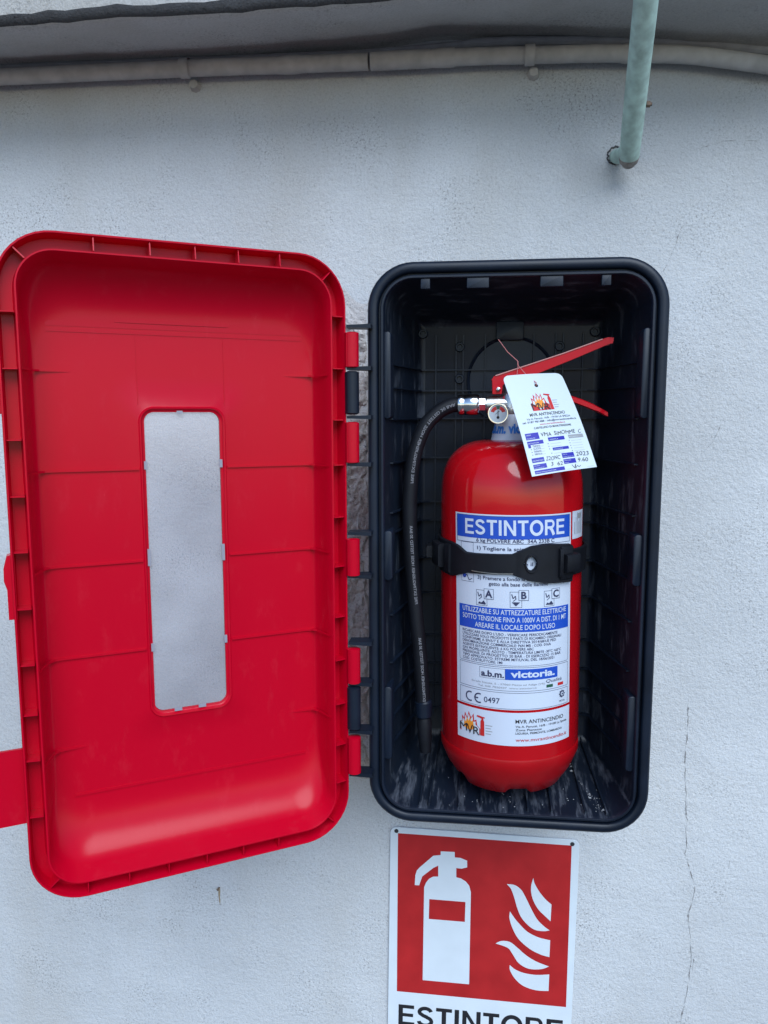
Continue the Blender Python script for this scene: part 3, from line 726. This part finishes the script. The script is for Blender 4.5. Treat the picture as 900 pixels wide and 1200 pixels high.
for t_, v, w_ in (('UTILIZZABILE SU ATTREZZATURE ELETTRICHE', 257.6, 125), ('SOTTO TENSIONE FINO A 1000V A DIST. DI 1 MT', 249.4, 125), ('AREARE IL LOCALE DOPO L\'USO', 241.2, 92)): P.text(t_, 1, v, 5.4, 'paper', w=w_, al='C', bold=.008)
P.build('warning_print', lab)
P = Print(flab, .00022)
P.line([(-67, 238.5), (-67, 202), (-65.5, 200.3)], .4, 'ink', 1); P.line([(68, 238.5), (68, 202), (66.5, 200.3)], .4, 'ink', 1); P.rect(-65.5, 66.5, 200.1, 200.5, 'ink', 1, 40)
for i, t_ in enumerate(('RICARICARE DOPO L\'USO - VERIFICARE PERIODICAMENTE', 'UTILIZZARE SOLO PRODOTTI E PARTI DI RICAMBIO ORIGINALI', 'CONFORME A EN3/7 E ALLA DIRETTIVA 2014/68/UE PED', 'DENOMINAZIONE COMMERCIALE: P6N MB - COD. 016A', 'AGENTE ESTINGUENTE: 6 KG POLVERE ABC', 'GAS PROPELLENTE: AZOTO - TEMPERATURA LIMITE -30\u00b0C +60\u00b0C', 'PRESSIONE: DI PROGETTO 20 BAR - DI ESERCIZIO 15 BAR', 'TIPO APPROVATO: ESTREMI MIT/UVAL DEL 18/06/2021', 'COD. COSTRUTTORE: 1MI')):
    P.text(t_, -62, 234.0-i*4.0, 2.9, 'ink', w=min(118, 2.3*len(t_)), bold=.005)
P.frame(-67, 68, 171.3, 198.6, .4, 'ink', 1, 40)
P.text('a.b.m.', -38, 186.4, 6.6, 'ink', w=26, bold=.03); P.frame(-40, -10.8, 184.2, 196.4, .3, 'ink', 1, 6)
P.rect(-10.8, 51, 184.2, 196.6, 'blue', 1, 24); P.text('victoria.', -5, 187.4, 7.2, 'paper', w=52, bold=.035)
P.text('Strada Statale, 5 - 37060 Piazza ad Adige (VR)', -50, 178.0, 2.0, 'greyprint', w=84); P.text('Tel. 045 7020437  www.estintori.it', -42, 174.0, 2.0, 'greyprint', w=66)
P.text('Qualit\u00e0', 35, 179.5, 3.6, 'ink', w=22, shear=.3); P.rect(36, 44.5, 173.6, 177, 'green', 1, 3); P.rect(51.5, 60, 173.6, 177, 'printred', 1, 3)
P.frame(-67, 68, 148.0 if False else 150.6, 169.4, .4, 'ink', 1, 40)
for u0 in (-52.5, -41):   # CE mark
    P.line([(u0+5.2*math.cos(t), 159.6+5.2*math.sin(t)) for t in [PI*(.36+1.28*i/14) for i in range(15)]], 1.5, 'ink')
P.line([(-46, 159.6), (-42, 159.6)], 1.4, 'ink'); P.text('0497', -35, 156.2, 6.2, 'ink', w=18, bold=.004)
for i in range(8):
    a = 2*PI*i/8; P.disc(58+3.6*math.cos(a), 163+3.6*math.sin(a), 1.0, 'ink', 2, 8)
P.disc(58, 163, 3.4, 'ink', 2); P.disc(58, 163, 2.2, 'paper', 3); P.disc(58, 163, 1.1, 'ink', 4); P.text('METAL', 54, 154.0, 2.0, 'ink', w=9)
P.build('fine_print', lab)
P = Print(flab, .00022)
fire_logo(P, -68, 116, 33, 25, 1); P.build('dealer_emblem', lab)
P = Print(flab, .00022)
P.text('MVR ANTINCENDIO', 0, 134.5, 4.4, 'darkink', w=60, bold=.003)
for i, (t_, w_) in enumerate((('Via A. Peruzzi, 16/B - 19100 La Spezia', 66), ('Zona Pianazze', 30), ('LIGURIA, PIEMONTE, LOMBARDIA', 58))): P.text(t_, 0, 129.6-i*3.9, 2.4, 'darkink', w=w_, bold=.004)
P.text('www.mvrantincendio.it', 0, 113.4, 3.8, 'printred', w=66, bold=.004)
P.build('dealer_print', lab)
P = Print(flab, .00022)
for i in range(6): P.rect(79+i*3.6, 80+i*3.6, 342, 342+14+5*(i % 3), 'greyprint', 1)
P.rect(86, 96, 359, 365, 'greyprint', 1, 3); P.build('side_print', lab)

# ---- valve, gauge, levers (local coordinates: x from the axis, y from the axis)
def L(x, y, z): return (x-.1607, y-EY, z_(z))
def lp(pts): return [(x-.1607, z_(z)) for x, z in pts]
b = MB()
b.lathe([(.0168, z_(.4750)), (.0175, z_(.4765)), (.0175, z_(.4810)), (.0150, z_(.4825)), (.0150, z_(.4960)), (.0135, z_(.4985)), (.0105, z_(.4990)), (.0105, z_(.512))], 32)
b.lathe([(.0090, -.0300), (.0098, -.0292), (.0098, -.012), (.0098, 0)], 24, (0, -.004, z_(.4865)), axis='x')
valve = b.build('valve', 'brass', ex, angle=40)
gc = L(.1437, .040, .4762)
b = MB(); b.lathe([(.0050, .020), (.0052, .002), (.0112, .0015), (.0118, -.0005), (.0118, -.0050), (.0112, -.0062), (.0102, -.0062), (.0100, -.0048)], 32, gc, axis='y')
gauge = b.build('pressure_gauge', 'chrome', ex)
fg = lambda u, v, l: (gc[0]+u, gc[1]-.0049-l, gc[2]+v)
P = Print(fg, .00015)
P.disc(0, 0, .0100, 'card', 0, 28)
def arc(r0, r1, a0, a1, m_, k):
    n_ = 14; P.poly([(r1*math.cos(a0+(a1-a0)*i/n_), r1*math.sin(a0+(a1-a0)*i/n_)) for i in range(n_+1)]+[(r0*math.cos(a1+(a0-a1)*i/n_), r0*math.sin(a1+(a0-a1)*i/n_)) for i in range(n_+1)], m_, k)
arc(.0045, .0085, PI*.08, PI*.40, 'printred', 1); arc(.0045, .0085, PI*.60, PI*.92, 'printred', 1); arc(.0045, .0085, PI*.41, PI*.59, 'green', 1)
P.line([(0, -.005), (0, .0035)], .0008, 'darkink', 2); P.disc(0, -.0045, .0016, 'darkink', 2, 10); P.line([(-.003, -.001), (.002, .003)], .0004, 'darkink', 2)
P.build('gauge_dial', gauge)
b = MB()   # upper lever: a folded channel
prof = [(.1380, .4985), (.1374, .5135), (.1400, .5170), (.1689, .5262), (.2162, .5410), (.2600, .5562), (.2650, .5578), (.2712, .5572), (.2704, .5528), (.2660, .5520), (.2259, .5355), (.1787, .5172), (.1520, .5108), (.1490, .5075), (.1482, .4985)]
b.prism(lp(prof), .052-EY, .0535-EY); b.prism(lp(prof), .0765-EY, .078-EY)
top = [(.1374, .5137), (.1400, .5170), (.1689, .5262), (.2162, .5410), (.2600, .5562), (.2650, .5578), (.2712, .5574), (.2712, .5588), (.2650, .5593), (.2595, .5577), (.2157, .5425), (.1685, .5277), (.1393, .5184), (.1365, .5142)]
b.prism(lp(top), .0518-EY, .0782-EY)
lever = b.build('squeeze_lever', 'redlever', ex, smooth=False)
b = MB(); b.tube([L(.141, .0513, .5189), L(.1687, .0513, .5276), L(.216, .0513, .5424), L(.259, .0513, .5574)], .0007, 6); b.build('lever_highlight', 'leverglint', lever)  # thin pale rod drawn as the highlight along the upper fold
b = MB(); b.lathe([(.0001, -.003), (.0022, -.0022), (.0028, 0), (.0028, .003)], 14, L(.1443, .0515, .5035), axis='y'); b.build('lever_rivet', 'chrome', lever)
b = MB(); rg = []
for (x, z), t in zip(spline([(.150, 0, .4935), (.19, 0, .4970), (.2174, 0, .4945), (.2365, 0, .4888), (.2560, 0, .4805), (.2676, 0, .4742)], 4), range(99)) if False else [((p.x, p.z), i) for i, p in enumerate(spline([(.150, 0, .4935), (.19, 0, .4970), (.2174, 0, .4945), (.2365, 0, .4888), (.2560, 0, .4805), (.2676, 0, .4742)], 4))]:
    hw = .0115 if t < 18 else .0095; hh = .0032 if t < 16 else .0026
    rg.append([L(x, .065-hw, z-hh), L(x, .065-hw, z+hh*.6), L(x, .065-hw*.7, z+hh), L(x, .065+hw*.7, z+hh), L(x, .065+hw, z+hh*.6), L(x, .065+hw, z-hh)])
b.loft(rg, True, True); b.build('carry_handle', 'redlever', ex, angle=50)
# ---- hose
fc = .4868
b = MB(); b.lathe([(.0098, .0978), (.0116, .0984), (.0121, .0996), (.0121, .1040), (.0117, .1045), (.0117, .1058), (.0121, .1063), (.0124, .1150), (.0122, .1205), (.0110, .1225), (.0070, .1232)], 28, (-.1607, .057-EY, z_(fc)), axis='x')
b.build('hose_ferrule', 'chrome', ex, angle=40)
b = MB(); b.lathe([(.0066, .1225), (.0078, .1232), (.0078, .1295), (.0066, .1310)], 6, (-.1607, .058-EY, z_(fc)), axis='x'); b.build('hose_nut', 'chrome', ex, smooth=False)
HP = [(.101, .057, .4868), (.090, .0565, .4858), (.0745, .055, .4775), (.0585, .053, .4590), (.0475, .051, .4270), (.0430, .050, .3900), (.0420, .050, .3500), (.0445, .050, .2950), (.0490, .050, .2400), (.0535, .050, .1900), (.0562, .050, .1480), (.0572, .050, .1290)]
hc = spline([L(*p) for p in HP], 10)
b = MB(); b.tube(hc, .0086, 20); hose = b.build('hose', 'rubber', ex, angle=60)
cum = [0]
for a, c in zip(hc, hc[1:]): cum.append(cum[-1]+(c-a).length)
def fh(s, v, lift):
    s = max(0, min(cum[-1]-1e-6, s)); i = max(j for j in range(len(cum)) if cum[j] <= s); i = min(i, len(hc)-2)
    t = (s-cum[i])/(cum[i+1]-cum[i]); p = hc[i].lerp(hc[i+1], t); T = (hc[i+1]-hc[i]).normalized()
    fr2 = Vector((.12, -1, .12)); fr2 = (fr2-T*fr2.dot(T)).normalized(); sd = T.cross(fr2)
    a = v/.0086; r = .0086+.0003+lift
    return tuple(p+fr2*r*math.cos(a)+sd*r*math.sin(a))
tl = cum[-1]
msg = 'FIRE EXTINGUISHER HOSE TESTED 30 BAR'
for s1, s0 in ((.006, .118), (.168, .262), (.303, .392)): # reads upwards
    vs, fs = glyphs(msg, .004); x0 = min(x for x, y in vs); x1 = max(x for x, y in vs)
    P = Print(fh, .0001)
    P.b.add([fh(s0+(s1-s0)*(x-x0)/(x1-x0), -(y-.35)*.0046-.0012, 0) for x, y in vs], fs, P._m('hoseprint'))
    P.build('hose_lettering', hose)
b = MB(); t0 = hc[-1]
b.tube([t0+Vector((0, 0, .003)), t0+Vector((.0003, 0, .0015)), t0+Vector((.0008, 0, -.016)), t0+Vector((.0009, 0, -.018))], [.0088, .0104, .0100, .0084], 22); b.build('hose_end_ferrule', 'black', ex)
b = MB(); b.tube([t0+Vector((.0009, 0, -.0178)), t0+Vector((.0012, 0, -.024)), t0+Vector((.0022, 0, -.048)), t0+Vector((.0026, 0, -.062))], [.0075, .0092, .0080, .0066], 20); b.build('nozzle', 'rubber', ex)

# ================================================================== inspection tag
TLc, TRc, BRc, BLc = Vector((.1463, -.002, .5155)), Vector((.2113, .030, .5200)), Vector((.2456, -.020, .4200)), Vector((.1767, -.050, .4115))
tag = thing('inspection_tag', 'white inspection tag with handwriting hanging on red thread from the extinguisher lever', 'tag', tuple((TLc+TRc+BRc+BLc)/4))
to = (TLc+TRc+BRc+BLc)/4; CWm, CHm = 74.0, 119.0
tn = (TRc-TLc).cross(BLc-TLc).normalized()
if tn.y > 0: tn = -tn
def fcard(u, v, lift):   # u right, v down, millimetres
    a, c = u/CWm, v/CHm
    p = (TLc*(1-a)+TRc*a)*(1-c)+(BLc*(1-a)+BRc*a)*c
    bow = .0028*math.sin(PI*c)*1.0+.0015*math.sin(PI*a)
    return tuple(p-to+tn*(bow+lift))
b = MB(); hu_, hv_, hr_ = 36.0, 15.5, 2.2
def ang_(i, n_):   # the sample nearest to a square lower corner sits on it
    for c_ in ((CWm, CHm), (0, CHm)):
        if i == round(math.atan2(c_[1]-hv_, c_[0]-hu_)/(2*PI)*n_): return c_
def card_ring(k, n_=48):   # ring between punched hole (k=0) and card outline (k=1)
    out = []
    for i in range(n_):
        a = 2*PI*i/n_; ca, sa = math.cos(a), math.sin(a)
        hx_, hy_ = hu_+hr_*ca, hv_+hr_*sa
        ts = []
        if ca > 1e-9: ts.append((CWm-hu_)/ca)
        if ca < -1e-9: ts.append(-hu_/ca)
        if sa > 1e-9: ts.append((CHm-hv_)/sa)
        if sa < -1e-9: ts.append(-hv_/sa)
        t = min(ts); X, Y = hu_+t*ca, hv_+t*sa
        # rounded upper corners
        rc = 7
        for cx in (rc, CWm-rc):
            if Y < rc and ((X < rc and cx == rc) or (X > CWm-rc and cx != rc)):
                dx, dy = X-cx, Y-rc; q = math.hypot(dx, dy)
                if q > rc: X, Y = cx+dx/q*rc, rc+dy/q*rc
        if ang_(i, n_): X, Y = ang_(i, n_)
        out.append((hx_+(X-hx_)*k, hy_+(Y-hy_)*k))
    return out
angs = None
ks = [i/22 for i in range(23)]
def add_corners(r): return r
front = [[fcard(u, v, .0002) for u, v in card_ring(k, 120)] for k in ks]
backr = [[fcard(u, v, -.0002) for u, v in card_ring(k, 120)] for k in ks[::-1]]
b.loft(front+backr+[front[0]]); card = b.build('card', 'card', tag, angle=40)
P = Print(lambda u, v, l: fcard(u, -v, l+.0002), .00016)
class Q:  # v measured downwards
    pass
fire_logo(P, 21, -47, 26, 22, 1)
P.text('MVR ANTINCENDIO', 37, -53.2, 3.6, 'darkink', w=42, al='C', bold=.003)
P.text('Via A. Peruzzi, 16/B - 19100 LA SPEZIA', 37, -57.2, 2.2, 'ink', w=52, al='C'); P.text('tel. 0187 981488 - info@mvrantincendio.it', 37, -60.8, 2.2, 'ink', w=64, al='C', bold=.006)
P.text('www.mvrantincendio.it', 39, -64.2, 1.9, 'printred', w=30, al='C'); P.text('CARTELLINO DI MANUTENZIONE', 38, -68.2, 2.2, 'darkink', w=44, al='C', bold=.01)
def chip(u, v, w_, h_, t_, m_='deepblue'):
    P.rect(u, u+w_, -v-h_, -v, m_, 1, 8); 
    ls = t_.split('/')
    for i, s_ in enumerate(ls): P.text(s_, u+1, -v-h_*(i+.78)/len(ls), h_*.30/len(ls), 'card', w=min(w_-2, 1.3*len(s_)), k=2)
chip(4, 72, 15, 7.5, 'SEDE/CLIENTE'); chip(4, 81, 18, 4.2, 'ESTINTORE'); chip(4, 85, 3, 3.5, ''); chip(28, 79.5, 19, 4.2, 'VERIFICA'); chip(52, 79, 18, 4.2, 'RICARICA', 'greyprint'); chip(30, 91.5, 18.5, 3.2, 'COLLAUDO')
chip(4, 100, 13.5, 5, 'MATRICOLA'); chip(4, 107, 14.5, 5, 'SCAD./PROSSIMA'); chip(4, 113.6, 33, 3.8, 'FIRMA MANUTENTORE'); chip(38, 99, 14, 5.5, 'DATA/CONTROLLO'); chip(38, 106, 14, 5.2, 'PROSS./REV.')
for u0, v0, n_ in ((9, 87, 4), (29, 86, 3), (54, 85, 5), (30, 97, 1)):
    for i in range(n_): P.rect(u0-3, u0-2, -v0-3*i-.8, -v0-3*i, 'ink', 1); P.rect(u0, u0+12, -v0-3*i-1.0, -v0-3*i-.75, 'greyprint', 1)
for u0, t_ in ((9, 'Polvere'), (9, 'CO2'), (9, 'Schiuma'), (9, 'Idrico')): pass
for i, t_ in enumerate(('Polvere', 'CO2', 'Schiuma', 'Idrico')): P.text(t_, 9, -87.6-3*i, 1.8, 'ink', w=8)
P.rect(39, 71, -118.2+.9, -118.2+1.1, 'greyprint', 1)
P.text('Da conservare appeso all\'estintore - D.M. 10/03/98', 37, -117.6, 1.4, 'ink', w=60, al='C') if False else None
P.build('card_print', card)
P = Print(lambda u, v, l: fcard(u, -v, l+.0002), .00016)
P.text('VMA  SiMOMME  C', 21, -77.6, 4.3, 'darkink', w=48, shear=.15, wob=.5); P.text('2023', 54, -104.2, 4.6, 'darkink', w=15, shear=.2, wob=.4); P.text('9.60', 54, -111, 4.4, 'darkink', w=12, shear=.2, wob=.4)
P.text('Z2ONC', 19, -104.8, 4.2, 'darkink', w=16, shear=.25, wob=.4); P.text('3  62', 23, -111.4, 4, 'darkink', w=13, shear=.25, wob=.4); P.line([(46, -113), (48, -117), (50.5, -112.6), (49, -117.6), (52, -114.6), (53.5, -116.4), (56, -114.8)], .5, 'darkink')
P.build('handwriting', card)
b = MB(); hp = Vector(fcard(hu_, hv_, .0006))
A = Vector((.1654, .0500, .5305))-to
b.tube([hp+tn*-.001, hp+tn*.0015+Vector((-.001, 0, .002)), hp.lerp(A, .5)+Vector((-.001, -.004, 0)), A+Vector((0, -.003, -.0005)), A+Vector((0, -.001, .004)), A+Vector((-.0001, .006, .004))], .0005, 6)
b.tube([A+Vector((0, -.001, .004)), Vector((.1536, .049, .5452))-to, Vector((.1432, .0495, .5590))-to], .00042, 6)
b.tube([A+Vector((.0, -.003, -.001)), A+Vector((-.001, -.0045, -.013))], .0004, 6)
b.build('thread', 'thread', tag)

# ================================================================== wall sign
SG = thing('safety_sign', 'red and white extinguisher sign with flames fixed to the wall below the box', 'sign', (.0073, WY-.0045, -.1028), (0, .0130, 0))
b = MB(); b.loft([rr(0, .2618, -.332, 0, .009, y, i, n=5) for y, i in ((.0022, 0), (.0002, 0), (0, .0003))], True, True); plate = b.build('plate', 'signwhite', SG, smooth=False)
P = Print(lambda u, v, l: (u/1000, -l, v/1000), .00025)
P.poly([(10.8, -8.6), (251.2, -8.0), (253.4, -251.8), (12.6, -252.6)], 'signred', 1)
P.poly([(71.5, -30.8), (91.2, -30.3), (91.4, -38.4), (99.4, -38.5), (108.8, -41.9), (109.1, -51.9), (101.5, -54.4), (93.9, -54.3), (94.2, -68.1), (101, -69.4), (107.5, -73.2), (112.4, -78.8), (115.2, -88.7), (116.3, -230.6), (49.7, -231.0), (49.2, -87.0), (51.8, -79.6), (56, -73.6), (61.5, -69.9), (68.8, -69.1), (68.5, -52.6), (61.7, -56.7), (46.1, -71.0), (42.1, -84.8), (35.8, -85.0), (36.4, -70), (38.4, -62.5), (42.3, -57.5), (61.2, -38.3), (71.6, -36.4)], 'signwhite', 2)
P.poly([(56.9, -104.4), (108.0, -104.3), (107.8, -134.6), (56.8, -134.8)], 'signred', 3)
def smooth2(pts, hard):
    out = []; n_ = len(pts)
    for i in range(n_):
        p0, p1, p2, p3 = pts[i-1], pts[i], pts[(i+1) % n_], pts[(i+2) % n_]
        if i in hard: p0 = p1
        if (i+1) % n_ in hard: p3 = p2
        for k in range(4):
            t = k/4; out.append(tuple(.5*((2*b_)+(c-a)*t+(2*a-5*b_+4*c-e)*t*t+(3*b_-a-3*c+e)*t**3) for a, b_, c, e in zip(p0, p1, p2, p3)))
    return out
for pts, hard in (([(201.0, -60.0), (203.0, -68.0), (210.3, -80.3), (219.1, -90.7), (227.2, -97.4), (226.9, -122.7), (220.0, -116.6), (209.5, -106.4), (202.2, -94.0), (198.7, -81.3), (198.6, -70.2)], (0, 4, 5)),
    ([(164.6, -72.1), (176.0, -72.9), (184.6, -78.8), (191.2, -89.4), (199.2, -105.4), (208.3, -121.4), (218.9, -131.7), (226.3, -136.6), (217.5, -138.6), (203.8, -136.9), (189.6, -125.0), (181.7, -110.8), (174.8, -89.0), (170.3, -78.2)], (0, 7)),
    ([(170.4, -112.9), (175.8, -120.7), (182.9, -129.4), (195.4, -141.4), (211.0, -148.6), (227.5, -151.5), (227.4, -177.2), (215.4, -174.6), (199.7, -167.4), (183.7, -153.8), (174.6, -137.7), (170.0, -123.1)], (0, 5, 6)),
    ([(151.9, -163.7), (159.8, -159.1), (171.9, -159.5), (182.5, -167.2), (194.8, -177.4), (208.9, -185.5), (227.3, -191.6), (216.2, -196.9), (199.0, -197.8), (185.0, -190.5), (175.9, -177.3), (168.7, -168.5)], (0, 6)),
    ([(172.9, -194.8), (180.1, -200.6), (192.4, -205.0), (209.7, -206.3), (228.2, -203.7), (228.1, -229.3), (210.5, -230.0), (193.0, -225.3), (180.6, -215.1), (173.2, -202.4)], (0, 4, 5))):
    P.poly(smooth2(pts, hard), 'signwhite', 2)
P.build('pictogram', plate)
P = Print(lambda u, v, l: (u/1000, -l, v/1000), .00025)
heavy(P, 'ESTINTORE', 132.5, -305.5, 32.5, 236, 'darkink', 1, .20); P.build('lettering', plate)
for x, z in ((.0085, -.0055), (.2520, -.0058)):
    b = MB(); b.lathe([(.0030, .003), (.0030, -.0004), (.0022, -.0012), (.0008, -.0013)], 12, (x, 0, z), axis='y'); b.build('screw', 'hole', SG)

# plaster crumbs and flakes lying on the cabinet floor
b = MB(); rnd = random.Random(3)
for i in range(110):
    if i < 60: t = rnd.random(); x = .236+.033*(1-t)+rnd.gauss(0, .0022); y = .012+.10*t
    else: x = rnd.uniform(.055, .285); y = rnd.uniform(.008, .06)
    q = rnd.uniform(.0003, .0010)*(2.6 if i < 16 else 1); z = fl(y)+.0002
    pts = [(x+q*rnd.uniform(.5, 1.2)*math.cos(a), y+q*rnd.uniform(.5, 1.2)*math.sin(a), z+y*0) for a in (0, 1.3, 2.6, 3.8, 5.1)]
    b.add(pts+[(x, y, z+q*.7)], [(0, 1, 5), (1, 2, 5), (2, 3, 5), (3, 4, 5), (4, 0, 5), (4, 3, 2, 1, 0)])
cr = b.build('plaster_crumbs', 'greyprint', None, smooth=False, loc=(0, 0, ZB)); cr['kind'] = 'stuff'
cr['label'] = 'pale plaster crumbs scattered on the floor of the black box'; cr['category'] = 'debris'
